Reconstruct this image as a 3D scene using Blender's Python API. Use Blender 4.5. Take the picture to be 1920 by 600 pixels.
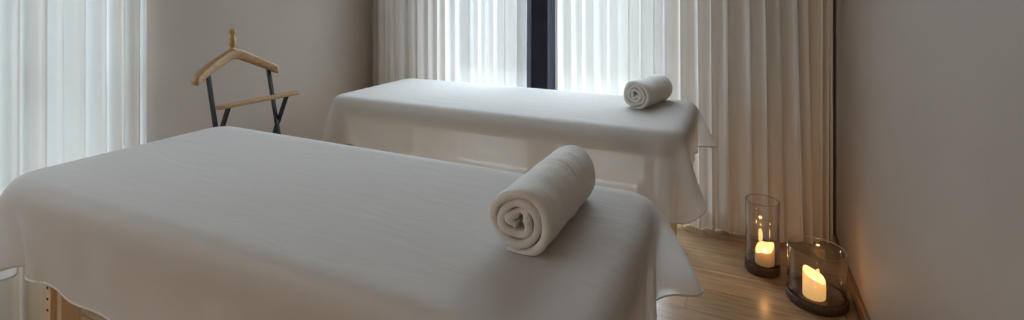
import bpy, math, random
import numpy as np

# ---------------------------------------------------------------- scene, camera, light
for _o in list(bpy.data.objects):
    bpy.data.objects.remove(_o)
SC = bpy.context.scene
COL = SC.collection
PI = math.pi
rnd = random.Random(7)

EYE = 1.28                                   # camera height
FOC = 924.0                                  # focal length in pixels of a 1920 wide frame
YAW = math.atan(430.0 / 924.0)
cam = bpy.data.cameras.new('camera')
cam.sensor_fit = 'HORIZONTAL'
cam.sensor_width = 36.0
cam.lens = 36.0 * FOC / 1920.0
cam.shift_y = -300.0 / 1920.0                # level camera, lower half of its view
cam.clip_start = 0.02
cam_o = bpy.data.objects.new('camera', cam)
COL.objects.link(cam_o)
cam_o.location = (0, 0, EYE)
cam_o.rotation_euler = (PI / 2, 0, YAW)
SC.camera = cam_o

SC.view_settings.view_transform = 'Standard'
SC.view_settings.look = 'None'
SC.view_settings.gamma = 1.0
SC.view_settings.use_curve_mapping = False
SC.view_settings.exposure = 0.05

SKY = 44.0
FILL_LAMP_W = 7.5
CANDLE_W = 0.42

world = bpy.data.worlds.new('overcast_sky')
SC.world = world
world.use_nodes = True
_bg = world.node_tree.nodes['Background']
_bg.inputs['Color'].default_value = (0.75, 0.87, 1.0, 1)
_bg.inputs['Strength'].default_value = SKY

SC.cycles.use_denoising = True
SC.cycles.max_bounces = 12
SC.cycles.diffuse_bounces = 6
SC.cycles.transmission_bounces = 8
SC.cycles.transparent_max_bounces = 24
SC.cycles.sample_clamp_indirect = 6.0
SC.cycles.caustics_reflective = False
SC.cycles.caustics_refractive = False


def portal(loc, rot, sx, sy):
    l = bpy.data.lights.new('window_portal', 'AREA')
    l.shape = 'RECTANGLE'
    l.size, l.size_y = sx, sy
    l.cycles.is_portal = True
    o = bpy.data.objects.new('window_portal', l)
    COL.objects.link(o)
    o.location, o.rotation_euler = loc, rot
    return o


# room extents
XL, XR = -2.56, 0.445
YB, YF = 3.085, -2.4
ZC = 2.60
WB = (-1.95, -0.40, 0.06, 2.35)              # back window x0 x1 z0 z1
WL = (-1.10, 1.29, 0.52, 2.35)               # left window y0 y1 z0 z1
portal(((WB[0] + WB[1]) / 2, YB + 0.08, (WB[2] + WB[3]) / 2), (-PI / 2, 0, 0), WB[1] - WB[0], WB[3] - WB[2])
portal((XL - 0.08, (WL[0] + WL[1]) / 2, (WL[2] + WL[3]) / 2), (0, -PI / 2, 0), WL[3] - WL[2], WL[1] - WL[0])


# ---------------------------------------------------------------- materials
class NT:
    def __init__(self, name):
        self.m = bpy.data.materials.new(name)
        self.m.use_nodes = True
        self.t = self.m.node_tree
        self.t.nodes.clear()
        self.out = self.n('ShaderNodeOutputMaterial')

    def n(self, typ, **kw):
        x = self.t.nodes.new(typ)
        for k, v in kw.items():
            if hasattr(x, k):
                setattr(x, k, v)
        return x

    def l(self, a, b):
        self.t.links.new(a, b)

    def coord(self, scale=(1, 1, 1), rot=(0, 0, 0)):
        tc = self.n('ShaderNodeTexCoord')
        mp = self.n('ShaderNodeMapping')
        mp.inputs['Scale'].default_value = scale
        mp.inputs['Rotation'].default_value = rot
        self.l(tc.outputs['Object'], mp.inputs['Vector'])
        return mp.outputs['Vector']

    def noise(self, vec, scale, detail=4.0, rough=0.55, dist=0.0):
        x = self.n('ShaderNodeTexNoise')
        x.inputs['Scale'].default_value = scale
        x.inputs['Detail'].default_value = detail
        x.inputs['Roughness'].default_value = rough
        x.inputs['Distortion'].default_value = dist
        self.l(vec, x.inputs['Vector'])
        return x.outputs['Fac']

    def ramp(self, fac, stops):
        x = self.n('ShaderNodeValToRGB')
        e = x.color_ramp.elements
        while len(e) < len(stops):
            e.new(0.5)
        for el, (p, c) in zip(e, stops):
            el.position = p
            el.color = (*c, 1)
        self.l(fac, x.inputs['Fac'])
        return x.outputs['Color']

    def bump(self, h, strength, dist):
        x = self.n('ShaderNodeBump')
        x.inputs['Strength'].default_value = strength
        x.inputs['Distance'].default_value = dist
        self.l(h, x.inputs['Height'])
        return x.outputs['Normal']

    def principled(self, **kw):
        p = self.n('ShaderNodeBsdfPrincipled')
        for k, v in kw.items():
            s = p.inputs[k.replace('_', ' ')]
            if hasattr(v, 'is_output') and v.is_output:
                self.l(v, s)
            elif isinstance(v, tuple) and len(v) == 3:
                s.default_value = (*v, 1)
            else:
                s.default_value = v
        self.l(p.outputs['BSDF'], self.out.inputs['Surface'])
        return p


def mat_paint(name, col, bump=0.15):
    t = NT(name)
    v = t.coord()
    f = t.noise(v, 3.0, 5)
    c = t.ramp(f, [(0.3, tuple(x * 0.97 for x in col)), (0.7, tuple(x * 1.03 for x in col))])
    w = t.noise(t.coord((1, 1, 0.35)), 260, 2)
    t.principled(Base_Color=c, Roughness=0.62, Normal=t.bump(w, bump, 0.002), Specular_IOR_Level=0.35)
    return t.m


def mat_wood(name, dark, light, axis='X', scale=1.0, rough=0.45, bump=0.12):
    t = NT(name)
    sc = {'X': (0.7, 9, 9), 'Y': (9, 0.7, 9), 'Z': (9, 9, 0.7)}[axis]
    v = t.coord(tuple(s * scale for s in sc))
    f = t.noise(v, 6.0, 8, 0.6, 0.9)
    c = t.ramp(f, [(0.32, dark), (0.68, light)])
    t.principled(Base_Color=c, Roughness=rough, Normal=t.bump(f, bump, 0.002))
    return t.m


def mat_floor(name):
    t = NT(name)
    v = t.coord()
    br = t.n('ShaderNodeTexBrick')
    br.offset = 0.0
    br.inputs['Scale'].default_value = 1.0
    br.inputs['Brick Width'].default_value = 1.9
    br.inputs['Row Height'].default_value = 0.180
    br.inputs['Mortar Size'].default_value = 0.0016
    br.inputs['Mortar Smooth'].default_value = 0.2
    br.inputs['Bias'].default_value = 0.0
    br.inputs['Color1'].default_value = (0.0, 0.0, 0.0, 1)
    br.inputs['Color2'].default_value = (1, 1, 1, 1)
    br.inputs['Mortar'].default_value = (0.5, 0.5, 0.5, 1)
    sp = t.n('ShaderNodeSeparateXYZ')
    t.l(v, sp.inputs[0])
    dv = t.n('ShaderNodeMath', operation='DIVIDE')
    t.l(sp.outputs['Y'], dv.inputs[0]); dv.inputs[1].default_value = 0.180
    fl = t.n('ShaderNodeMath', operation='FLOOR')
    t.l(dv.outputs[0], fl.inputs[0])
    wn = t.n('ShaderNodeTexWhiteNoise', noise_dimensions='1D')
    t.l(fl.outputs[0], wn.inputs['W'])
    sh = t.n('ShaderNodeMath', operation='MULTIPLY_ADD')
    t.l(wn.outputs['Value'], sh.inputs[0]); sh.inputs[1].default_value = 1.9
    t.l(sp.outputs['X'], sh.inputs[2])
    cb = t.n('ShaderNodeCombineXYZ')
    t.l(sh.outputs[0], cb.inputs['X']); t.l(sp.outputs['Y'], cb.inputs['Y'])
    v = cb.outputs[0]
    t.l(v, br.inputs['Vector'])
    # every plank shifts its own grain
    add = t.n('ShaderNodeVectorMath', operation='MULTIPLY_ADD')
    t.l(br.outputs['Color'], add.inputs[0])
    add.inputs[1].default_value = (5.3, 2.1, 0.0)
    t.l(v, add.inputs[2])
    mp = t.n('ShaderNodeMapping')
    mp.inputs['Scale'].default_value = (0.8, 10, 1)
    t.l(add.outputs[0], mp.inputs['Vector'])
    g = t.noise(mp.outputs['Vector'], 4.0, 9, 0.62, 1.3)
    grain = t.ramp(g, [(0.30, (0.33, 0.215, 0.12)), (0.50, (0.46, 0.315, 0.185)), (0.72, (0.56, 0.405, 0.25))])
    tone = t.ramp(br.outputs['Color'], [(0.0, (0.86, 0.84, 0.82)), (1.0, (1.10, 1.08, 1.04))])
    mul = t.n('ShaderNodeMixRGB', blend_type='MULTIPLY')
    mul.inputs['Fac'].default_value = 1.0
    t.l(grain, mul.inputs['Color1'])
    t.l(tone, mul.inputs['Color2'])
    mx = t.n('ShaderNodeMixRGB')
    t.l(br.outputs['Fac'], mx.inputs['Fac'])
    t.l(mul.outputs['Color'], mx.inputs['Color1'])
    mx.inputs['Color2'].default_value = (0.17, 0.105, 0.055, 1)
    inv = t.n('ShaderNodeMath', operation='SUBTRACT')
    inv.inputs[0].default_value = 1.0
    t.l(br.outputs['Fac'], inv.inputs[1])
    t.principled(Base_Color=mx.outputs['Color'], Roughness=0.27, Normal=t.bump(inv.outputs[0], 0.35, 0.002),
                 Specular_IOR_Level=0.45)
    return t.m


def mat_cloth(name, col, transl, transp, weave=700, bump=0.2, wrinkle=0.0, edge_attr=None):
    """thin woven cloth: reflects, lets light through, and is partly open between the threads"""
    t = NT(name)
    v = t.coord()
    f = t.noise(v, weave, 2)
    nrm = t.bump(f, bump, 0.0006)
    if wrinkle:
        w1 = t.noise(t.coord((1.3, 6, 2.0)), 3.2, 2.5, 0.5, 0.5)
        b2 = t.n('ShaderNodeBump')
        b2.inputs['Strength'].default_value = wrinkle
        b2.inputs['Distance'].default_value = 0.006
        t.l(w1, b2.inputs['Height'])
        t.l(nrm, b2.inputs['Normal'])
        nrm = b2.outputs['Normal']
    d = t.n('ShaderNodeBsdfDiffuse')
    d.inputs['Color'].default_value = (*col, 1)
    tr = t.n('ShaderNodeBsdfTranslucent')
    tr.inputs['Color'].default_value = (*col, 1)
    t.l(nrm, d.inputs['Normal'])
    t.l(nrm, tr.inputs['Normal'])
    m1 = t.n('ShaderNodeMixShader')
    m1.inputs['Fac'].default_value = transl
    t.l(d.outputs[0], m1.inputs[1])
    t.l(tr.outputs[0], m1.inputs[2])
    tp = t.n('ShaderNodeBsdfTransparent')
    m2 = t.n('ShaderNodeMixShader')
    m2.inputs['Fac'].default_value = transp
    t.l(m1.outputs[0], m2.inputs[1])
    t.l(tp.outputs[0], m2.inputs[2])
    t.l(m2.outputs[0], t.out.inputs['Surface'])
    return t.m


def mat_terry(name, col):
    t = NT(name)
    v = t.coord()
    f = t.noise(v, 420, 3, 0.7)
    g = t.noise(v, 60, 3, 0.6)
    a = t.n('ShaderNodeMath', operation='MULTIPLY_ADD')
    t.l(g, a.inputs[0])
    a.inputs[1].default_value = 0.6
    t.l(f, a.inputs[2])
    c = t.ramp(f, [(0.3, tuple(x * 0.93 for x in col)), (0.7, col)])
    t.principled(Base_Color=c, Roughness=0.95, Normal=t.bump(a.outputs[0], 0.9, 0.005), Sheen_Weight=0.25,
                 Specular_IOR_Level=0.1)
    return t.m


def mat_glass(name, tint=(0.97, 0.98, 0.97), gloss=1.0):
    t = NT(name)
    tp = t.n('ShaderNodeBsdfTransparent')
    tp.inputs['Color'].default_value = (*tint, 1)
    gl = t.n('ShaderNodeBsdfGlossy')
    gl.inputs['Roughness'].default_value = 0.02
    fr = t.n('ShaderNodeLayerWeight')
    fr.inputs['Blend'].default_value = 0.5
    pw = t.n('ShaderNodeMath', operation='POWER')
    t.l(fr.outputs['Facing'], pw.inputs[0])
    pw.inputs[1].default_value = 3.2
    ml = t.n('ShaderNodeMath', operation='MULTIPLY_ADD')
    t.l(pw.outputs[0], ml.inputs[0])
    ml.inputs[1].default_value = 0.75 * gloss
    ml.inputs[2].default_value = 0.03 * gloss
    mx = t.n('ShaderNodeMixShader')
    t.l(ml.outputs[0], mx.inputs['Fac'])
    t.l(tp.outputs[0], mx.inputs[1])
    t.l(gl.outputs[0], mx.inputs[2])
    t.l(mx.outputs[0], t.out.inputs['Surface'])
    return t.m


def mat_plain(name, col, rough=0.5, metal=0.0, bump=0.0, scale=80):
    t = NT(name)
    f = t.noise(t.coord(), scale, 4)
    c = t.ramp(f, [(0.3, tuple(x * 0.92 for x in col)), (0.7, tuple(min(1, x * 1.06) for x in col))])
    kw = dict(Base_Color=c, Roughness=rough, Metallic=metal)
    if bump:
        kw['Normal'] = t.bump(f, bump, 0.003)
    t.principled(**kw)
    return t.m


def mat_wax(name, glow):
    t = NT(name)
    f = t.noise(t.coord(), 30, 3)
    c = t.ramp(f, [(0.3, (0.86, 0.74, 0.55)), (0.7, (0.92, 0.82, 0.64))])
    p = t.principled(Base_Color=c, Roughness=0.55, Subsurface_Weight=0.4, Subsurface_Scale=0.02)
    p.inputs['Subsurface Radius'].default_value = (1.0, 0.55, 0.25)
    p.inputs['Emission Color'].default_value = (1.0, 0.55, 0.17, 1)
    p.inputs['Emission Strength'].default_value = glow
    return t.m


def mat_emit(name, col, s):
    t = NT(name)
    e = t.n('ShaderNodeEmission')
    e.inputs['Color'].default_value = (*col, 1)
    e.inputs['Strength'].default_value = s
    t.l(e.outputs[0], t.out.inputs['Surface'])
    return t.m


M_wall = mat_paint('warm_grey_wall_paint', (0.335, 0.275, 0.230))
M_ceil = mat_paint('white_ceiling_paint', (0.80, 0.78, 0.75))
M_floor = mat_floor('oak_floorboards')
M_base = mat_wood('brown_baseboard_wood', (0.15, 0.075, 0.035), (0.28, 0.155, 0.08), 'Y', 1.0, 0.35)
M_sheet = mat_cloth('white_cotton_sheet', (0.82, 0.81, 0.805), 0.58, 0.07, 900, 0.10, 0.5)
M_hem = mat_cloth('folded_sheet_hem', (0.80, 0.785, 0.765), 0.25, 0.0, 900, 0.15)
M_sheer = mat_cloth('white_sheer_voile', (0.94, 0.915, 0.875), 0.010, 0.28, 800, 0.1)
M_sheer_left = mat_cloth('white_sheer_linen', (0.88, 0.88, 0.85), 0.034, 0.045, 800, 0.1)
M_drape = mat_cloth('beige_drape_cloth', (0.86, 0.79, 0.69), 0.0, 0.0, 600, 0.2)
M_navy = mat_cloth('navy_drape_cloth', (0.028, 0.029, 0.036), 0.03, 0.0, 500, 0.25)
M_terry = mat_terry('white_terry_cloth', (0.95, 0.92, 0.86))
M_matt = mat_plain('cream_mattress_vinyl', (0.62, 0.56, 0.48), 0.5)
M_beech = mat_wood('beech_table_wood', (0.52, 0.37, 0.22), (0.68, 0.52, 0.34), 'Z', 1.2, 0.4)
M_beechx = mat_wood('beech_rail_wood', (0.52, 0.37, 0.22), (0.68, 0.52, 0.34), 'X', 1.2, 0.4)
M_oak = mat_wood('honey_oak_valet_wood', (0.24, 0.135, 0.060), (0.40, 0.245, 0.115), 'Y', 2.0, 0.42)
M_oakz = mat_wood('turned_oak_wood', (0.34, 0.20, 0.07), (0.50, 0.32, 0.13), 'Z', 3.0, 0.40)
M_black = mat_plain('black_painted_steel', (0.007, 0.007, 0.008), 0.65, 0.0)
M_darkhole = mat_plain('dark_bolt_hole', (0.03, 0.02, 0.015), 0.7)
M_glass = mat_glass('clear_glass', (0.978, 0.974, 0.97), 1.3)
M_rim = mat_plain('polished_glass_rim', (0.30, 0.29, 0.28), 0.12)
M_pane = mat_glass('window_glass', (0.95, 0.97, 0.97), 0.7)
M_rimwood = mat_wood('dark_mango_wood', (0.026, 0.015, 0.010), (0.125, 0.072, 0.050), 'Z', 2.2, 0.34, 0.6)
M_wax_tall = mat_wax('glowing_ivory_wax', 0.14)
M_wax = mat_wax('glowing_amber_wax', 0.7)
M_flame = mat_emit('flame', (1.0, 0.62, 0.24), 22.0)
M_frame = mat_plain('grey_window_frame', (0.30, 0.30, 0.31), 0.4)
M_metal = mat_plain('grey_handle_metal', (0.35, 0.36, 0.38), 0.35, 0.8)
M_fill_lamp = mat_emit('warm_fill_lamp_glow', (1.0, 0.78, 0.56), FILL_LAMP_W)  # glow of the added fill lamp
M_ground = mat_plain('grey_terrace_stone', (0.018, 0.018, 0.0175), 0.8, 0, 0.2, 4)
M_leaf = mat_plain('shrub_leaf', (0.10, 0.17, 0.06), 0.6, 0, 0.2, 20)


# ---------------------------------------------------------------- mesh helpers
class MB:
    def __init__(self):
        self.v, self.f = [], []

    def add(self, vs, fs):
        b = len(self.v)
        self.v += [tuple(map(float, p)) for p in vs]
        self.f += [tuple(i + b for i in f) for f in fs]

    def box(self, lo, hi):
        (a, b, c), (d, e, f) = lo, hi
        self.add([(a, b, c), (d, b, c), (d, e, c), (a, e, c), (a, b, f), (d, b, f), (d, e, f), (a, e, f)],
                 [(0, 3, 2, 1), (4, 5, 6, 7), (0, 1, 5, 4), (1, 2, 6, 5), (2, 3, 7, 6), (3, 0, 4, 7)])

    def lathe(self, prof, seg=40, c=(0, 0, 0), close=False):
        vs, fs = [], []
        n = len(prof)
        for r, z in prof:
            for k in range(seg):
                a = 2 * PI * k / seg
                vs.append((c[0] + r * math.cos(a), c[1] + r * math.sin(a), c[2] + z))
        rng = n if close else n - 1
        for i in range(rng):
            j = (i + 1) % n
            for k in range(seg):
                q = (k + 1) % seg
                fs.append((i * seg + k, i * seg + q, j * seg + q, j * seg + k))
        if not close:
            if prof[0][0] > 1e-5:
                fs.append(tuple(range(seg - 1, -1, -1)))
            if prof[-1][0] > 1e-5:
                fs.append(tuple((n - 1) * seg + k for k in range(seg)))
        self.add(vs, fs)

    def bar(self, a, b, w, h=None, up=(0, 1, 0)):
        """rectangular bar from a to b"""
        h = h or w
        a, b = np.array(a, float), np.array(b, float)
        t = (b - a) / np.linalg.norm(b - a)
        u = np.array(up, float)
        u -= t * u.dot(t)
        u /= np.linalg.norm(u)
        s = np.cross(t, u)
        vs = []
        for p in (a, b):
            for x, y in ((-1, -1), (1, -1), (1, 1), (-1, 1)):
                vs.append(p + u * x * w / 2 + s * y * h / 2)
        self.add(vs, [(3, 2, 1, 0), (4, 5, 6, 7), (0, 1, 5, 4), (1, 2, 6, 5), (2, 3, 7, 6), (3, 0, 4, 7)])

    def build(self, name, mat, parent=None, smooth=False, bevel=0.0, seg=2, sub=0, solid=0.0):
        me = bpy.data.meshes.new(name)
        me.from_pydata(self.v, [], self.f)
        me.validate()
        me.materials.append(mat)
        if smooth:
            me.polygons.foreach_set('use_smooth', [True] * len(me.polygons))
        me.update()
        o = bpy.data.objects.new(name, me)
        COL.objects.link(o)
        if solid:
            md = o.modifiers.new('solid', 'SOLIDIFY')
            md.thickness = solid
            md.offset = 0
        if bevel:
            md = o.modifiers.new('bevel', 'BEVEL')
            md.width, md.segments, md.limit_method = bevel, seg, 'ANGLE'
            md.angle_limit = math.radians(35)
        if sub:
            md = o.modifiers.new('sub', 'SUBSURF')
            md.levels = md.render_levels = sub
        if parent is not None:
            o.parent = parent
        return o


def empty(name, loc, rz=0.0):
    o = bpy.data.objects.new(name, None)
    o.location = loc
    o.rotation_euler = (0, 0, rz)
    o.empty_display_size = 0.1
    COL.objects.link(o)
    return o


def tag(o, label, cat, group=None, kind=None):
    o['label'] = label
    o['category'] = cat
    if group:
        o['group'] = group
    if kind:
        o['kind'] = kind
    return o


def struct(mb, name, mat, label, cat, **kw):
    o = mb.build(name, mat, **kw)
    o['kind'] = 'structure'
    return tag(o, label, cat)


# ---------------------------------------------------------------- room shell
T = 0.06
b = MB(); b.box((XL - T, YF - T, -0.10), (XR + T, YB + T, 0.0))
struct(b, 'floor', M_floor, 'pale oak plank floor of the treatment room', 'floor')
b = MB(); b.box((XL - T, YF - T, ZC), (XR + T, YB + T, ZC + 0.1))
struct(b, 'ceiling', M_ceil, 'white painted ceiling of the room', 'ceiling')
b = MB(); b.box((XR, YF, 0), (XR + T, YB + T, ZC))
struct(b, 'wall_right', M_wall, 'bare warm grey wall beside the candles', 'wall')
b = MB(); b.box((XL - T, YF - T, 0), (XR + T, YF, ZC))
struct(b, 'wall_front', M_wall, 'warm grey wall at the near end of the room', 'wall')
b = MB()
b.box((XL - T, YB, 0), (WB[0], YB + T, ZC)); b.box((WB[1], YB, 0), (XR, YB + T, ZC))
b.box((WB[0], YB, 0), (WB[1], YB + T, WB[2])); b.box((WB[0], YB, WB[3]), (WB[1], YB + T, ZC))
struct(b, 'wall_back', M_wall, 'warm grey wall behind the long white curtains', 'wall')
b = MB()
b.box((XL - T, WL[1], 0), (XL, YB, ZC)); b.box((XL - T, YF, 0), (XL, WL[0], ZC))
b.box((XL - T, WL[0], 0), (XL, WL[1], WL[2])); b.box((XL - T, WL[0], WL[3]), (XL, WL[1], ZC))
struct(b, 'wall_left', M_wall, 'warm grey wall behind the wooden clothes valet', 'wall')
b = MB(); b.box((XR - 0.017, YF, 0), (XR, YB, 0.066))
struct(b, 'baseboard_right', M_base, 'brown wooden baseboard along the right wall', 'baseboard', bevel=0.004)
b = MB(); b.box((XL, WL[1] + 0.02, 0), (XL + 0.015, YB, 0.066))
struct(b, 'baseboard_left', M_base, 'brown wooden baseboard below the clothes valet wall', 'baseboard', bevel=0.004)


def window(name, label, x0, x1, z0, z1, mull, handle_x):
    """window in the local XZ plane, local y pointing outdoors"""
    w = empty(name, (0, 0, 0))
    w['kind'] = 'structure'
    tag(w, label, 'window')
    f = 0.055
    b = MB()
    b.box((x0, 0.004, z0), (x0 + f, 0.055, z1)); b.box((x1 - f, 0.004, z0), (x1, 0.055, z1))
    b.box((x0 + f, 0.004, z0), (x1 - f, 0.055, z0 + f)); b.box((x0 + f, 0.004, z1 - f), (x1 - f, 0.055, z1))
    b.build('window_frame', M_frame, w, bevel=0.003)
    b = MB(); b.box((mull - 0.05, 0.002, z0 + f), (mull + 0.05, 0.057, z1 - f))
    b.build('mullion', M_frame, w, bevel=0.003)
    for a, c in ((x0 + f, mull - 0.05), (mull + 0.05, x1 - f)):
        b = MB(); b.box((a, 0.030, z0 + f), (c, 0.036, z1 - f))
        b.build('glass_pane', M_pane, w)
    b = MB()
    b.box((handle_x - 0.012, -0.006, 0.99), (handle_x + 0.012, 0.004, 1.06))
    b.box((handle_x - 0.009, -0.032, 0.945), (handle_x + 0.009, -0.02, 1.075))
    b.box((handle_x - 0.009, -0.02, 1.02), (handle_x + 0.009, -0.006, 1.04))
    b.build('window_handle', M_metal, w, bevel=0.004)
    return w


w1 = window('window_1', 'wide French window glowing behind the curtains beyond the rear table',
            WB[0], WB[1], WB[2], WB[3], -1.185, -1.15)
w1.location = (0, YB, 0)
w2 = window('window_2', 'bright window behind the sheer curtain at the end of the near table',
            WL[0], WL[1], WL[2], WL[3], 0.90, 0.86)
w2.location = (XL, 0, 0)
w2.rotation_euler = (0, 0, PI / 2)
b = MB(); b.box((-60, -40, -0.25), (60, 90, -0.12))
g = struct(b, 'exterior_ground', M_ground, 'grey stone terrace outside the windows', 'ground')

b = MB()  # walls added outdoors to hide the bright low sky behind the windows
b.box((-14, 9.0, -0.12), (10, 9.3, 2.3))
struct(b, 'sky_block_wall', M_ground, 'added wall blocking the low sky outside the back window', 'wall')
b = MB()  # second added sky blocker, for the side window
b.box((-9.3, -9.0, -0.12), (-9.0, 9.0, 2.3))
struct(b, 'sky_block_wall', M_ground, 'added wall blocking the low sky outside the side window', 'wall')
# added fill lamp, unseen behind the camera, warms the table fronts
cl = empty('fill_lamp', (-0.45, -1.75, 0))
tag(cl, 'added fill lamp with a paper drum shade, unseen behind the camera', 'lamp')
b = MB(); b.lathe([(0.16, 0.0), (0.16, 0.015), (0.14, 0.022), (0.012, 0.028), (0.0005, 0.03)], 40)
b.build('base', M_black, cl)
b = MB(); b.lathe([(0.011, 0.026), (0.011, 1.0)], 16)
b.build('pole', M_black, cl)
b = MB(); b.lathe([(0.20, 0.98), (0.205, 1.0), (0.205, 1.5), (0.20, 1.52), (0.19, 1.5), (0.19, 1.0)], 48, close=True)
b.build('fill_lamp_shade', M_fill_lamp, cl, smooth=True)


# ---------------------------------------------------------------- curtains
def curtain(name, mat, p0, p1, z0, z1, folds, amp, seed, omega=0.35, hem_var=0.012, flare=0.0, nz=26, per=14,
            taper=0.0, side=1.0, sub=1, lean=0.0, hem_h=0.0):
    """pleated cloth from p0 to p1 (plan points); irregular folds, a wavy hem, each fold its own depth"""
    r = random.Random(seed)
    p0, p1 = np.array(p0, float), np.array(p1, float)
    L = np.linalg.norm(p1 - p0)
    t = (p1 - p0) / L
    n = np.array((-t[1], t[0])) * side
    widths = np.array([r.uniform(0.55, 1.45) for _ in range(folds)])
    widths /= widths.sum()
    edges = np.concatenate([[0], np.cumsum(widths)])
    amps = [r.uniform(0.55, 1.25) * amp for _ in range(folds)]
    hem = [r.uniform(-1, 1) * hem_var for _ in range(folds)]
    drift = [r.uniform(-1, 1) for _ in range(folds)]
    S, A, PH, HM, DR = [], [], [], [], []
    for i in range(folds):
        for k in range(per):
            u = k / per
            S.append(edges[i] + u * widths[i])
            PH.append(2 * PI * u)
            A.append(amps[i])
            HM.append(hem[i])
            DR.append(drift[i])
    S.append(1.0); PH.append(2 * PI); A.append(amps[-1]); HM.append(hem[-1]); DR.append(drift[-1])
    S, PH, A, HM, DR = map(np.array, (S, PH, A, HM, DR))
    ker = np.ones(per + 1) / (per + 1)

    def sm(q):
        return np.convolve(np.pad(q, per // 2, mode='edge'), ker, 'valid')[:len(q)]
    A, HM, DR = sm(A), sm(HM), sm(DR)
    wl = L / folds
    vs = []
    for j in range(nz + 1):
        q = j / nz                                       # 0 bottom, 1 top
        q = q ** 1.5
        z = z0 + (z1 - z0) * q
        down = 1 - q
        am = A * (1.0 + flare * down ** 2)
        off = am * (1 - np.cos(PH)) / 2 + 0.12 * am * np.sin(2 * PH + 3 * q)
        lat = omega * wl * np.sin(PH) * (1 + 0.15 * np.sin(3 * q + DR * 3)) * 0.5
        x = S * L + lat + DR * wl * 0.22 * down * math.sin(0.8 + 1.7 * q) + taper * down * (S ** 3)
        off = off + 0.010 * DR * down + lean * down
        zz = z + HM * down ** 3 - 0.006 * np.cos(PH) * down ** 6 * 2
        zz = np.maximum(zz, 0.002)
        for a, o_, z_ in zip(x, off, zz):
            pp = p0 + t * a + n * o_
            vs.append((pp[0], pp[1], z_))
    m = len(S)
    fs = [(j * m + i, j * m + i + 1, (j + 1) * m + i + 1, (j + 1) * m + i) for j in range(nz) for i in range(m - 1)]
    b = MB(); b.add(vs, fs)
    cur = b.build(name, mat, smooth=True, sub=sub)
    if hem_h:
        # the turned-up hem: a second layer of cloth along the bottom
        vs2 = []
        rows = 4
        levels = [np.array(vs[m * j:m * (j + 1)]) for j in range(nz + 1)]
        for j in range(rows + 1):
            zt = z0 + 0.002 + hem_h * j / rows
            for i in range(m):
                col_ = [lv[i] for lv in levels]
                k = 0
                while k < nz - 1 and col_[k + 1][2] < zt:
                    k += 1
                a_, c_ = col_[k], col_[k + 1]
                w = min(1, max(0, (zt - a_[2]) / max(1e-6, c_[2] - a_[2])))
                p_ = a_ + (c_ - a_) * w
                vs2.append((p_[0] + n[0] * 0.003, p_[1] + n[1] * 0.003, p_[2]))
        fs2 = [(j * m + i, j * m + i + 1, (j + 1) * m + i + 1, (j + 1) * m + i) for j in range(rows) for i in range(m - 1)]
        b = MB(); b.add(vs2, fs2)
        b.build('curtain_hem', mat, cur, smooth=True, sub=1)
    return cur


# folds come forward (towards the room) from the line p0 - p1
c = curtain('sheer_curtain', M_sheer, (-2.522, 2.990), (-1.285, 3.000), 0.012, 2.52, 15, 0.055, 11, side=-1, omega=0.18, hem_h=0.10)
tag(c, 'white sheer curtain between the wall corner and the dark navy drape', 'curtain', 'sheer curtains')
c = curtain('sheer_curtain', M_sheer, (-1.078, 2.968), (0.290, 2.968), 0.014, 2.52, 18, 0.070, 24, side=-1,
            hem_var=0.014, flare=0.12, taper=0.055, omega=0.30, hem_h=0.10)
tag(c, 'wide white sheer curtain reaching the floor behind the two candles', 'curtain', 'sheer curtains')
c = curtain('sheer_curtain', M_sheer_left, (-2.475, -1.05), (-2.475, 1.345), 0.012, 2.52, 34, 0.045, 36, side=-1, omega=0.22, hem_h=0.10)
tag(c, 'white sheer curtain behind the near massage table, before the side window', 'curtain', 'sheer curtains')
c = curtain('navy_drape', M_navy, (-1.290, 3.035), (-1.075, 3.035), 0.012, 2.52, 2, 0.045, 5, side=-1)
tag(c, 'narrow dark navy drape hanging between the two white sheers', 'curtain')
c = curtain('beige_drape', M_drape, (0.270, 3.035), (0.428, 3.035), 0.012, 2.52, 2, 0.026, 9, side=-1, omega=0.1)
b = MB(); b.box((0.4265, 3.020, 0.012), (0.4300, 3.080, 2.52))  # added strip, stops window light leaking so the corner gap stays dark
b.build('drape_light_block', M_drape, c)
tag(c, 'narrow beige drape tucked behind the sheer in the right corner', 'curtain')
b = MB()
b.box((XL + 0.02, 2.965, 2.535), (XR - 0.005, 2.99, 2.56))
tag(b.build('curtain_rail', M_metal), 'slim grey curtain rail along the back wall', 'curtain rail')
b = MB(); b.box((-2.50, -1.1, 2.535), (-2.475, 1.36, 2.56))
tag(b.build('curtain_rail', M_metal), 'slim grey curtain rail over the side window', 'curtain rail')


# ---------------------------------------------------------------- massage tables and draped sheets
TOP = 0.748
MT = 0.105                                              # mattress thickness
RP, RE = 0.085, 0.034                                   # plan corner radius, edge radius


def rounded_rect(hx, hy, r, seg=10):
    pts = []
    for cx, cy, a0 in ((hx - r, hy - r, 0), (-hx + r, hy - r, PI / 2), (-hx + r, -hy + r, PI), (hx - r, -hy + r, 3 * PI / 2)):
        for k in range(seg + 1):
            a = a0 + PI / 2 * k / seg
            pts.append((cx + r * math.cos(a), cy + r * math.sin(a)))
    return pts


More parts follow.
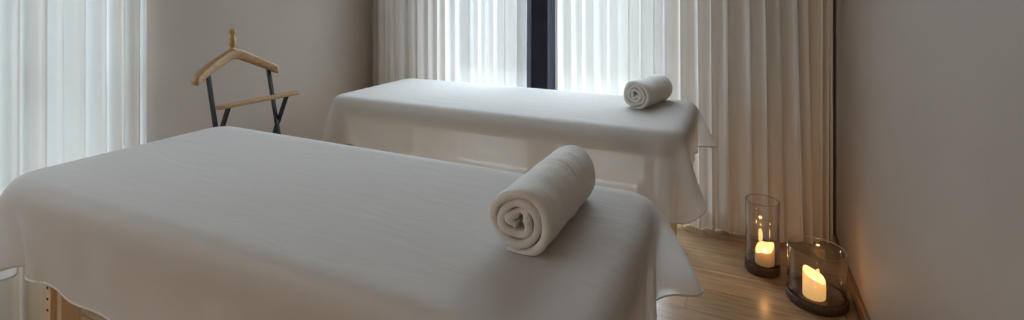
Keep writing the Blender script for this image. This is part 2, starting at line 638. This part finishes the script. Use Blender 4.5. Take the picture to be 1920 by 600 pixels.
def make_table(name, x0, x1, y0, y1, label, legs, holes=False):
    t = empty(name, ((x0 + x1) / 2, (y0 + y1) / 2, 0))
    tag(t, label, 'massage table', 'massage tables')
    hx, hy = (x1 - x0) / 2, (y1 - y0) / 2
    b = MB()
    vs, fs = [], []
    prof = []
    for k in range(7):
        a = -PI / 2 + PI / 2 * k / 6
        prof.append((RE * (1 - math.cos(a)), TOP - MT + RE + RE * math.sin(a)))
    for k in range(7):
        a = PI / 2 * k / 6
        prof.append((RE * (1 - math.cos(a)), TOP - RE + RE * math.sin(a)))
    n = None
    for ins, z in prof:
        rr = rounded_rect(hx - 0.007 - ins, hy - 0.007 - ins, max(RP - ins, 0.01))
        n = len(rr)
        vs += [(x, y, z - 0.004) for x, y in rr]
    for i in range(len(prof) - 1):
        for k in range(n):
            q = (k + 1) % n
            fs.append((i * n + k, i * n + q, (i + 1) * n + q, (i + 1) * n + k))
    fs.append(tuple(range(n - 1, -1, -1)))
    fs.append(tuple((len(prof) - 1) * n + k for k in range(n)))
    b.add(vs, fs)
    b.build('mattress', M_matt, t, smooth=True)
    zt = TOP - MT - 0.004
    b = MB()
    ix, iy = hx - 0.14, hy - 0.20
    b.box((-ix, -iy, zt - 0.045), (ix, -iy + 0.022, zt)); b.box((-ix, iy - 0.022, zt - 0.045), (ix, iy, zt))
    b.box((-ix, -hy + 0.11, zt - 0.045), (-ix + 0.022, -iy, zt)); b.box((-ix, iy, zt - 0.045), (-ix + 0.022, hy - 0.11, zt)); b.box((ix - 0.022, -hy + 0.11, zt - 0.045), (ix, -iy, zt)); b.box((ix - 0.022, iy, zt - 0.045), (ix, hy - 0.11, zt)); b.box((-ix, -iy + 0.022, zt - 0.03), (-ix + 0.022, iy - 0.022, zt)); b.box((ix - 0.022, -iy + 0.022, zt - 0.03), (ix, iy - 0.022, zt))
    b.build('table_frame', M_beechx, t, bevel=0.003)
    for lx, ly, sx in legs:
        sy = 1 if ly < 0 else -1
        b = MB()
        b.box((min(lx, lx + sx * 0.030), min(ly, ly + sy * 0.070), 0.22), (max(lx, lx + sx * 0.030), max(ly, ly + sy * 0.070), zt))
        leg = b.build('leg', M_beech, t, bevel=0.002)
        b = MB()
        xa = lx + sx * 0.031
        b.box((min(xa, xa + sx * 0.030), min(ly + sy * .012, ly + sy * 0.060), 0.012), (max(xa, xa + sx * 0.030), max(ly + sy * .012, ly + sy * 0.060), 0.50))
        b.build('leg_extension', M_beech, leg, bevel=0.002)
        b = MB()
        b.box((min(xa, xa + sx * 0.030) - .002, min(ly + sy * .010, ly + sy * 0.062), 0.0), (max(xa, xa + sx * 0.030) + .002, max(ly + sy * .010, ly + sy * 0.062), 0.014))
        b.build('rubber_foot', M_darkhole, leg, bevel=0.002)
        if holes and lx < 0 and ly < 0:
            for k in range(8):
                b = MB()
                z = 0.30 + k * 0.032
                ring = [(lx + sx * 0.015 + 0.004 * math.cos(a), ly - sy * q, z + 0.004 * math.sin(a)) for q in (0.0, 0.0012) for a in np.linspace(0, 2 * PI, 11)[:-1]]
                b.add(ring, [tuple(range(10, 20))] + [(i, (i + 1) % 10, 10 + (i + 1) % 10, 10 + i) for i in range(10)])
                b.build('peg_hole', M_darkhole, leg)
    return t


def drape(x0, x1, y0, y1, drops, seed, h=0.026, steps=900, shear_k=0.35, bend_k=0.10, slant=0.0, corner=(0, 0, 0, 0), wind=None):
    """lay a sheet over the padded top and let it fall: position based cloth, returns grid of points"""
    dl, dr, df, db = drops
    cx, cy = (x0 + x1) / 2, (y0 + y1) / 2
    hx, hy = (x1 - x0) / 2, (y1 - y0) / 2
    off = 0.005
    w, d = (x1 - x0) + dl + dr, (y1 - y0) + df + db
    nx, ny = int(round(w / h)) + 1, int(round(d / h)) + 1
    rs = np.random.RandomState(seed)
    gx = np.linspace(-hx - dl, hx + dr, nx)
    gy = np.linspace(-hy - df, hy + db, ny)
    X = np.zeros((nx, ny, 3))
    X[..., 0] = gx[:, None]
    X[..., 1] = gy[None, :]
    for k, (sx, sy, ex, ey) in zip(corner, ((-1, -1, dl, df), (1, -1, dr, df), (-1, 1, dl, db), (1, 1, dr, db))):
        p = np.maximum(sx * X[..., 0] - hx, 0) / ex        # rounded sheet corners
        q = np.maximum(sy * X[..., 1] - hy, 0) / ey
        rr = np.sqrt(p * p + q * q)
        f = np.where((p > 0) & (q > 0), 1 - k + k * np.maximum(p, q) / (rr + 1e-9), 1.0)
        X[..., 0] = np.where(f < 1, sx * (hx + p * f * ex), X[..., 0])
        X[..., 1] = np.where(f < 1, sy * (hy + q * f * ey), X[..., 1])
    MX, MY = X[..., 0].copy(), X[..., 1].copy()
    X[..., 1] += slant * X[..., 0]
    MY = X[..., 1].copy()
    R0 = X.copy()
    R0[..., 2] = 0

    def rest(a, b):
        return np.sqrt(((b - a) ** 2).sum(-1, keepdims=True))
    X[..., 2] = TOP + 0.004
    X[..., 2] += rs.normal(0, 0.0006, (nx, ny))
    lx, ly = gx[1] - gx[0], gy[1] - gy[0]
    V = np.zeros_like(X)
    dt = 1 / 240.0
    zc, hz = TOP - MT / 2, MT / 2

    def con(a, b, L, k):
        dv = b - a
        ln = np.sqrt((dv * dv).sum(-1, keepdims=True)) + 1e-9
        c_ = dv * (0.5 * k * (1 - L / ln))
        a += c_
        b -= c_

    def bendc(a, b, L, k):                                # resists closing only
        dv = b - a
        ln = np.sqrt((dv * dv).sum(-1, keepdims=True)) + 1e-9
        s_ = np.minimum(1 - L / ln, 0)
        c_ = dv * (0.5 * k * s_)
        a += c_
        b -= c_
    for it in range(steps):
        damp = 0.985 if it < steps * 0.7 else 0.95
        V[..., 2] -= 9.81 * dt
        if wind is not None:
            V += wind(X, MX, MY) * dt
        V *= damp
        sp = np.sqrt((V * V).sum(-1, keepdims=True))
        V *= np.minimum(1, 2.0 / (sp + 1e-9))
        P = X + V * dt
        for _ in range(3):
            for s in (0, 1):
                m = (nx - s) // 2 * 2
                con(P[s:s + m:2], P[s + 1:s + m:2], rest(R0[s:s + m:2], R0[s + 1:s + m:2]), 1.0)
                m = (ny - s) // 2 * 2
                con(P[:, s:s + m:2], P[:, s + 1:s + m:2], rest(R0[:, s:s + m:2], R0[:, s + 1:s + m:2]), 1.0)
            for s in (0, 1):
                m = (nx - s) // 2 * 2
                con(P[s:s + m:2, :-1], P[s + 1:s + m:2, 1:], rest(R0[s:s + m:2, :-1], R0[s + 1:s + m:2, 1:]), shear_k)
                con(P[s:s + m:2, 1:], P[s + 1:s + m:2, :-1], rest(R0[s:s + m:2, 1:], R0[s + 1:s + m:2, :-1]), shear_k)
            for s in range(4):
                k = np.arange(s % 2 + (s // 2) * 2, nx - 2, 4)
                if len(k):
                    A_, B_ = P[k], P[k + 2]
                    bendc(A_, B_, rest(R0[k], R0[k + 2]), bend_k)
                    P[k], P[k + 2] = A_, B_
                k = np.arange(s % 2 + (s // 2) * 2, ny - 2, 4)
                if len(k):
                    A_, B_ = P[:, k], P[:, k + 2]
                    bendc(A_, B_, rest(R0[:, k], R0[:, k + 2]), bend_k)
                    P[:, k], P[:, k + 2] = A_, B_
        # padded top: rounded box with rounded plan corners
        ax, ay = np.abs(P[..., 0]), np.abs(P[..., 1])
        qx, qy = ax - (hx - RP), ay - (hy - RP)
        mx_, my_ = np.maximum(qx, 0), np.maximum(qy, 0)
        lo = np.sqrt(mx_ ** 2 + my_ ** 2)
        d2 = np.minimum(np.maximum(qx, qy), 0) + lo - RP
        cor = lo > 1e-6
        n2x = np.where(cor, mx_ / (lo + 1e-9), (qx > qy) * 1.0) * np.sign(P[..., 0])
        n2y = np.where(cor, my_ / (lo + 1e-9), (qx <= qy) * 1.0) * np.sign(P[..., 1])
        a_ = d2 + RE
        b_ = np.abs(P[..., 2] - zc) - hz + RE
        ma, mb = np.maximum(a_, 0), np.maximum(b_, 0)
        ll = np.sqrt(ma ** 2 + mb ** 2)
        sd = np.minimum(np.maximum(a_, b_), 0) + ll - RE
        ed = ll > 1e-6
        wa = np.where(ed, ma / (ll + 1e-9), (a_ > b_) * 1.0)
        wb = np.where(ed, mb / (ll + 1e-9), (a_ <= b_) * 1.0)
        N = np.stack([n2x * wa, n2y * wa, wb * np.sign(P[..., 2] - zc)], -1)
        pen = np.maximum(off - sd, 0)
        hit = pen > 0
        P += N * pen[..., None]
        dv = P - X
        tang = dv - N * (dv * N).sum(-1, keepdims=True)
        P -= np.where(hit[..., None], tang * 0.55, 0)
        V = (P - X) / dt
        X = P
    # slack folds running down and along the hanging cloth
    low = np.clip((TOP - MT * 0.55 - X[..., 2]) / 0.08, 0, 1)
    low = low * low * (3 - 2 * low)
    fr = low * (np.abs(X[..., 1]) > hy - 0.02) * np.sign(X[..., 1])
    s_ = X[..., 0] * 0.55 + X[..., 2] * 1.0
    wv = np.sin(2 * PI * s_ / 0.17 + 2.0 * np.sin(X[..., 0] * 3.1)) * 0.6 + np.sin(2 * PI * (X[..., 0] * 1.3 + X[..., 2] * 0.5) / 0.29 + seed)
    wv *= 0.5 + 0.5 * np.sin(X[..., 0] * 2.3 + seed)
    X[..., 1] += fr * 0.0042 * wv
    X[..., 0] += cx
    X[..., 1] += cy
    return X


def sheet_object(X, label, seed):
    nx, ny, _ = X.shape
    rs = random.Random(seed)
    b = MB()
    idx = lambda i, j: i * ny + j
    b.add(X.reshape(-1, 3), [(idx(i, j), idx(i + 1, j), idx(i + 1, j + 1), idx(i, j + 1)) for i in range(nx - 1) for j in range(ny - 1)])
    s = b.build('bed_sheet', M_sheet, smooth=True, sub=2)
    tag(s, label, 'sheet', 'massage table sheets')
    # stitched hem round the border: a thin roll of cloth
    per = [X[i, 0] for i in range(nx)] + [X[nx - 1, j] for j in range(1, ny)] + \
          [X[i, ny - 1] for i in range(nx - 2, -1, -1)] + [X[0, j] for j in range(ny - 2, 0, -1)]
    n = len(per)
    vs, fs = [], []
    for k in range(n):
        p, a, c_ = np.array(per[k]), np.array(per[k - 1]), np.array(per[(k + 1) % n])
        t = (c_ - a) / (np.linalg.norm(c_ - a) + 1e-9)
        u = np.array((0, 0, 1.0)); u -= t * u.dot(t); u /= np.linalg.norm(u) + 1e-9
        v = np.cross(t, u)
        for q in range(6):
            an = 2 * PI * q / 6
            vs.append(p + u * 0.0035 * math.cos(an) + v * 0.0018 * math.sin(an))
    for k in range(n):
        k2 = (k + 1) % n
        for q in range(6):
            q2 = (q + 1) % 6
            fs.append((k * 6 + q, k * 6 + q2, k2 * 6 + q2, k2 * 6 + q))
    b = MB(); b.add(vs, fs)
    b.build('sheet_hem', M_hem, s, smooth=True, sub=1)
    return s


def flap(box, strength, reach):
    # at the right hand corners the spare cloth hangs as a flat flap that stands out past the end of the table
    hx, hy = (box[1] - box[0]) / 2, (box[3] - box[2]) / 2

    def fn(X, MX, MY):
        A = np.zeros_like(X)
        px_ = np.clip((MX - (hx - 0.02)) / 0.06, 0, 1)
        for s in (-1, 1):
            py_ = np.clip((s * MY - (hy - 0.01)) / 0.05, 0, 1)
            w = px_ * py_
            A[..., 0] += w * 9.0 * strength * (X[..., 0] < hx + reach[s > 0]) * (reach[s > 0] > 0)
            e = px_ * np.clip((s * MY - (hy - 0.35)) / 0.05, 0, 1) * (s * MY < hy - 0.01)
            A[..., 0] -= e * np.clip((X[..., 0] - hx - 0.006) * 300.0, 0, 12)
            A[..., 1] += w * np.clip((s * (hy + 0.012) - X[..., 1]) * 200.0, -14, 14)
        return A
    return fn


F = (-2.025, -0.200, 0.685, 1.405)
B = (-2.075, -0.205, 2.030, 2.770)
make_table('massage_table', *F, 'near massage table, wooden legs, padded top under a white sheet',
           [(-0.6950, -0.33, 1), (0.80, -0.33, -1), (-0.695, 0.33, 1), (0.885, 0.30, -1)], True)
make_table('massage_table', *B, 'rear massage table by the back window, padded top under a white sheet',
           [(-0.865, -0.32, 1), (0.805, -0.32, -1), (-0.865, 0.32, 1), (0.865, 0.32, -1)])
XF = drape(*F, (0.23, 0.222, 0.245, 0.20), 3, slant=-0.032, corner=(1.0, 0.5, 0, 0.6), wind=flap(F, 0.5, (0.02, 0.075)))
sheet_object(XF, 'white cotton sheet draped over the near massage table', 1)
XB = drape(*B, (0.21, 0.19, 0.245, 0.19), 8, slant=-0.03, corner=(0.6, 1.0, 0, 0.4), wind=flap(B, 0.35, (0.0, 0.05)))
sheet_object(XB, 'white cotton sheet draped over the rear massage table', 2)


# ---------------------------------------------------------------- rolled towels
def rolled_towel(p0, p1, R, label, turns, seed, start=0.0):
    """a folded towel rolled up: thick padded strip wound in a spiral, both ends showing the roll"""
    r = random.Random(seed)
    p0, p1 = np.array(p0, float), np.array(p1, float)
    L = np.linalg.norm(p1 - p0)
    ang = math.atan2(p1[1] - p0[1], p1[0] - p0[0])
    root_loc = (p0 + p1) / 2
    th = R / (turns + 0.35)                                # thickness of one layer
    N = int(64 * turns)
    half = th * 0.505
    na, nc = 60, 6
    # stadium section: along axis (a) and radial (q)
    sec = []
    La = L / 2 - half
    for k in range(na + 1):
        sec.append((-La + 2 * La * k / na, half))
    for k in range(1, nc):
        a = PI / 2 - PI * k / nc
        sec.append((La + half * math.cos(a), half * math.sin(a)))
    for k in range(na + 1):
        sec.append((La - 2 * La * k / na, -half))
    for k in range(1, nc):
        a = -PI / 2 - PI * k / nc
        sec.append((-La + half * math.cos(a), half * math.sin(a)))
    m = len(sec)
    ph = [r.uniform(0, 6.28) for _ in range(8)]
    vs, fs = [], []
    for i in range(N + 1):
        f = i / N
        th_a = start + 2 * PI * turns * f
        rc = half * 0.95 + th * turns * f
        rc += 0.0028 * math.sin(3 * th_a + ph[0]) * (1 - 0.6 * f) + 0.0016 * math.sin(5 * th_a * 0.7 + ph[1]) * (1 - 0.5 * f)
        endcap = min(1.0, math.sqrt(max(0.0, 1 - ((max(0, f - (1 - 0.012))) / 0.012) ** 2))) if f > 1 - 0.012 else 1.0
        endcap = max(endcap, 0.15)
        for (a, q) in sec:
            lay = 0.0045 * math.sin(th_a * 0.9 + ph[2]) + 0.003 * math.sin(th_a * 2.3 + ph[3])
            aa = a * (1 - 0.012 * (1 - f)) + (lay if abs(a) > La * 0.9 else lay * abs(a) / La) * (1 if a > 0 else -1)
            rr = rc + q * endcap
            if q > 0:
                u = a / La
                # soft creases round the roll and the woven bands near one end
                rr += 0.0007 * math.sin(9 * u + 2.2 * math.sin(th_a + ph[4]) + ph[5]) + 0.0006 * math.sin(17 * u - th_a * 1.5 + ph[6])
                for bc in (0.10, 0.24, 0.62):
                    rr += 0.0020 * math.exp(-((u - bc - 0.03 * math.sin(th_a * 2 + ph[7])) / 0.022) ** 2)
            # rests on the sheet: flattened below
            y, z = rr * math.cos(th_a), rr * math.sin(th_a)
            z = max(z, -R * 0.975)
            y *= 1.0 + 0.03
            vs.append((aa, y, z))
    for i in range(N):
        for k in range(m):
            q = (k + 1) % m
            fs.append((i * m + k, (i + 1) * m + k, (i + 1) * m + q, i * m + q))
    fs.append(tuple(range(m)))
    fs.append(tuple(N * m + k for k in range(m - 1, -1, -1)))
    b = MB(); b.add(vs, fs)
    o = b.build('rolled_towel', M_terry, smooth=True, sub=1)
    o.location = (root_loc[0], root_loc[1], TOP + 0.006 + R * 0.975)
    o.rotation_euler = (0, 0, ang)
    tag(o, label, 'towel', 'rolled towels')
    return o


rolled_towel((-0.424, 0.930, 0), (-0.419, 1.282, 0), 0.0665, 'large rolled white towel lying across the near massage table', 3.05, 4, start=-1.45)
rolled_towel((-0.470, 2.420, 0), (-0.395, 2.715, 0), 0.0660, 'rolled white towel lying on the rear massage table', 3.4, 5, start=-3.6)


# ---------------------------------------------------------------- clothes valet
def make_valet():
    HX, HY, HZ = -2.232, 1.602, 0.945
    v = empty('clothes_valet', (-2.23, 1.61, 0))
    tag(v, 'wooden clothes valet with a hanger top and black steel legs against the wall', 'valet stand')
    o0 = np.array((-2.23, 1.61, 0.0))
    # hanger: contoured shoulder board swept from the left end to the right end
    N = 44
    vs, fs = [], []
    secn = 16
    for i in range(N + 1):
        s = -1 + 2 * i / N
        a = abs(s)
        y = HY + s * 0.223
        zc_ = 1.018 - 0.098 * (max(0, a - 0.07) / 0.93) ** 1.05 - 0.006 * a ** 4
        x = HX + 0.030 * a * a                           # ends sweep forward
        hgt = 0.0245 + 0.002 * math.cos(a * 3.0)          # half height
        wid = 0.0165 + 0.012 * a ** 1.4                    # half depth, broader shoulders
        cap = 1.0
        if a > 0.93:
            cap = math.sqrt(max(0.02, 1 - ((a - 0.93) / 0.07) ** 2))
        for k in range(secn):
            an = 2 * PI * k / secn
            cx_, sx_ = math.cos(an), math.sin(an)
            px_ = math.copysign(abs(cx_) ** 0.45, cx_) * wid * cap
            pz_ = math.copysign(abs(sx_) ** 0.45, sx_) * hgt * cap
            vs.append((x + px_, y, zc_ + pz_ - 0.25 * max(0, px_) * a))
    for i in range(N):
        for k in range(secn):
            q = (k + 1) % secn
            fs.append((i * secn + k, (i + 1) * secn + k, (i + 1) * secn + q, i * secn + q))
    fs.append(tuple(range(secn)))
    fs.append(tuple(N * secn + k for k in range(secn - 1, -1, -1)))
    b = MB(); b.add([np.array(p) - o0 for p in vs], fs)
    b.build('hanger', M_oak, v, smooth=True, sub=1)
    # turned finial
    b = MB()
    b.lathe([(0.017, 0.0), (0.018, 0.006), (0.013, 0.010), (0.012, 0.016), (0.016, 0.022), (0.0175, 0.034), (0.0165, 0.050),
             (0.0125, 0.064), (0.0095, 0.072), (0.0125, 0.077), (0.0155, 0.084), (0.0165, 0.091), (0.0145, 0.099), (0.008, 0.1045), (0.0005, 0.106)],
            24, (HX + 0.0 - o0[0], HY - 0.01 - o0[1], 1.036))
    b.build('finial', M_oakz, v, smooth=True)
    # trouser bar
    b = MB()
    pa, pb = np.array((-2.128, 1.440, 0.797)) - o0, np.array((-2.104, 1.872, 0.797)) - o0
    t = (pb - pa) / np.linalg.norm(pb - pa)
    s_ = np.array((-t[1], t[0], 0))
    out = []
    for k in range(13):
        a = -PI / 2 + PI * k / 12
        out.append(pb - t * 0.02 + t * 0.02 * math.cos(a) + s_ * 0.020 * math.sin(a))
    for k in range(13):
        a = PI / 2 + PI * k / 12
        out.append(pa + t * 0.02 + t * 0.02 * math.cos(a) + s_ * 0.020 * math.sin(a))
    n = len(out)
    vv = [(p[0], p[1], 0.788) for p in out] + [(p[0], p[1], 0.806) for p in out]
    b.add(vv, [tuple(range(n - 1, -1, -1)), tuple(range(n, 2 * n))] + [(k, (k + 1) % n, n + (k + 1) % n, n + k) for k in range(n)])
    b.build('trouser_bar', M_oak, v, bevel=0.004)
    for y in (1.468, 1.785):
        j = np.array((-2.172, y, 0.672))
        b = MB(); b.bar(np.array((-2.232, y, 0.948)) - o0, np.array((-2.014, y, 0.0)) - o0, 0.016, 0.016)
        b.build('front_leg', M_black, v, bevel=0.002)
        b = MB(); b.bar(np.array((-2.112, y + 0.017, 0.790)) - o0, np.array((-2.178, y + 0.017, 0.640)) - o0, 0.016, 0.016)
        b.build('bar_strut', M_black, v, bevel=0.002)
        b = MB(); b.bar(np.array((-2.178, y + 0.017, 0.645)) - o0, np.array((-2.44, y + 0.017, 0.0)) - o0, 0.016, 0.016)
        b.build('rear_leg', M_black, v, bevel=0.002)
    b = MB(); b.bar(np.array((-2.045, 1.477, 0.14)) - o0, np.array((-2.045, 1.777, 0.14)) - o0, 0.014, 0.014, (0, 0, 1))
    b.build('crossbar', M_black, v, bevel=0.002)
    return v


make_valet()


# ---------------------------------------------------------------- candle holders and candles
def candle_holder(x, y, R, gr, base_h, gz, label, tilt=0.0):
    h = empty('candle_holder', (x, y, 0))
    tag(h, label, 'candle holder', 'glass candle holders')
    b = MB()
    prof = [(R * 0.93, 0.0), (R * 0.99, 0.006), (R, base_h * 0.5), (R * 0.985, base_h - 0.004), (R * 0.96, base_h),
            (gr + 0.003, base_h), (gr + 0.003, base_h - 0.008), (gr - 0.003, base_h - 0.008), (gr - 0.004, base_h - 0.001),
            (gr * 0.90, base_h - 0.001), (gr * 0.87, base_h - 0.006), (0.0006, base_h - 0.007)]
    b.lathe(prof, 64)
    o = b.build('wooden_base', M_rimwood, h, smooth=True)
    b = MB()
    z0, z1 = base_h - 0.0075, base_h + gz
    w = 0.0022
    b.lathe([(gr - w, z0), (gr + w, z0), (gr + w, z1 - 0.002), (gr + w * 0.4, z1), (gr - w * 0.4, z1), (gr - w, z1 - 0.002)], 72, close=True)
    g_ = b.build('glass_cylinder', M_glass, h, smooth=True)
    b = MB()
    b.lathe([(gr + 0.0022 * math.cos(a), z1 + 0.0012 + 0.0016 * math.sin(a)) for a in np.linspace(0, 2 * PI, 9)[:-1]], 72, close=True)
    b.build('glass_rim', M_rim, g_, smooth=True)
    return h


def candle(x, y, z, R, heights, wax, label, cup, flame, power, inner=0.70):
    """pillar candle with an uneven melted rim; heights gives the rim height by angle"""
    t = empty('candle', (x, y, z))
    tag(t, label, 'candle', 'lit pillar candles')
    seg = 48
    vs, fs = [], []
    hs = [heights(2 * PI * k / seg) for k in range(seg)]
    rows = []
    rows.append([(R * 0.96, 0.0)] * seg)
    rows.append([(R, 0.004)] * seg)
    for q in (0.25, 0.5, 0.75):
        rows.append([(R * (1 - 0.012 * math.sin(k * .9) * q), 0.004 + (hs[k] - 0.009) * q) for k in range(seg)])
    rows.append([(R * 0.995, hs[k] - 0.005) for k in range(seg)])
    rows.append([(R * 0.955, hs[k] - 0.0005) for k in range(seg)])
    rows.append([(R * 0.90, hs[k]) for k in range(seg)])
    rows.append([(R * 0.83, hs[k] - 0.004) for k in range(seg)])
    rows.append([(R * inner, cup + (hs[k] - cup) * 0.45) for k in range(seg)])
    rows.append([(R * inner * 0.86, cup + (hs[k] - cup) * 0.10) for k in range(seg)])
    rows.append([(R * inner * 0.5, cup) for k in range(seg)])
    for row in rows:
        for k, (r_, z_) in enumerate(row):
            a = 2 * PI * k / seg
            vs.append((r_ * math.cos(a), r_ * math.sin(a), z_))
    for i in range(len(rows) - 1):
        for k in range(seg):
            q = (k + 1) % seg
            fs.append((i * seg + k, i * seg + q, (i + 1) * seg + q, (i + 1) * seg + k))
    fs.append(tuple(range(seg - 1, -1, -1)))
    fs.append(tuple((len(rows) - 1) * seg + k for k in range(seg)))
    b = MB(); b.add(vs, fs)
    b.build('wax_body', wax, t, smooth=True)
    b = MB()
    b.lathe([(0.0012, 0), (0.0012, 0.010)], 8, (0, 0, cup))
    b.build('wick', M_darkhole, t)
    b = MB()
    fh = flame
    b.lathe([(0.0006, 0), (0.0045, fh * 0.15), (0.0068, fh * 0.34), (0.0058, fh * 0.55), (0.0032, fh * 0.78), (0.0004, fh)], 16, (0, 0, cup + 0.006))
    b.build('flame', M_flame, t, smooth=True)
    l = bpy.data.lights.new('candle_light', 'POINT')
    l.energy = power
    l.color = (1.0, 0.50, 0.17)
    l.shadow_soft_size = 0.012
    lo = bpy.data.objects.new('candle_light', l)
    COL.objects.link(lo)
    lo.location = (0, 0, max(hs) + 0.035)
    lo.parent = t
    return t


candle_holder(0.090, 2.620, 0.078, 0.0715, 0.044, 0.285, 'taller glass cylinder candle holder on a dark wooden base, by the curtain hem')
candle_holder(0.290, 2.450, 0.116, 0.1075, 0.038, 0.185, 'wide glass cylinder candle holder on a dark wooden base, beside the wall')
candle(0.100, 2.612, 0.0390, 0.042, lambda a: 0.074 + 0.020 * math.cos(a - 0.75) + 0.006 * math.sin(3 * a + 1.0), M_wax_tall,
       'short ivory candle with a melted rim and visible flame in the taller glass', 0.036, 0.030, CANDLE_W * 0.8, 0.78)
candle(0.278, 2.420, 0.0330, 0.043, lambda a: 0.090 + 0.020 * math.cos(a - 2.7) + 0.003 * math.sin(3 * a), M_wax,
       'bright amber candle with a slanting top in the wide low glass', 0.052, 0.016, CANDLE_W, 0.74)
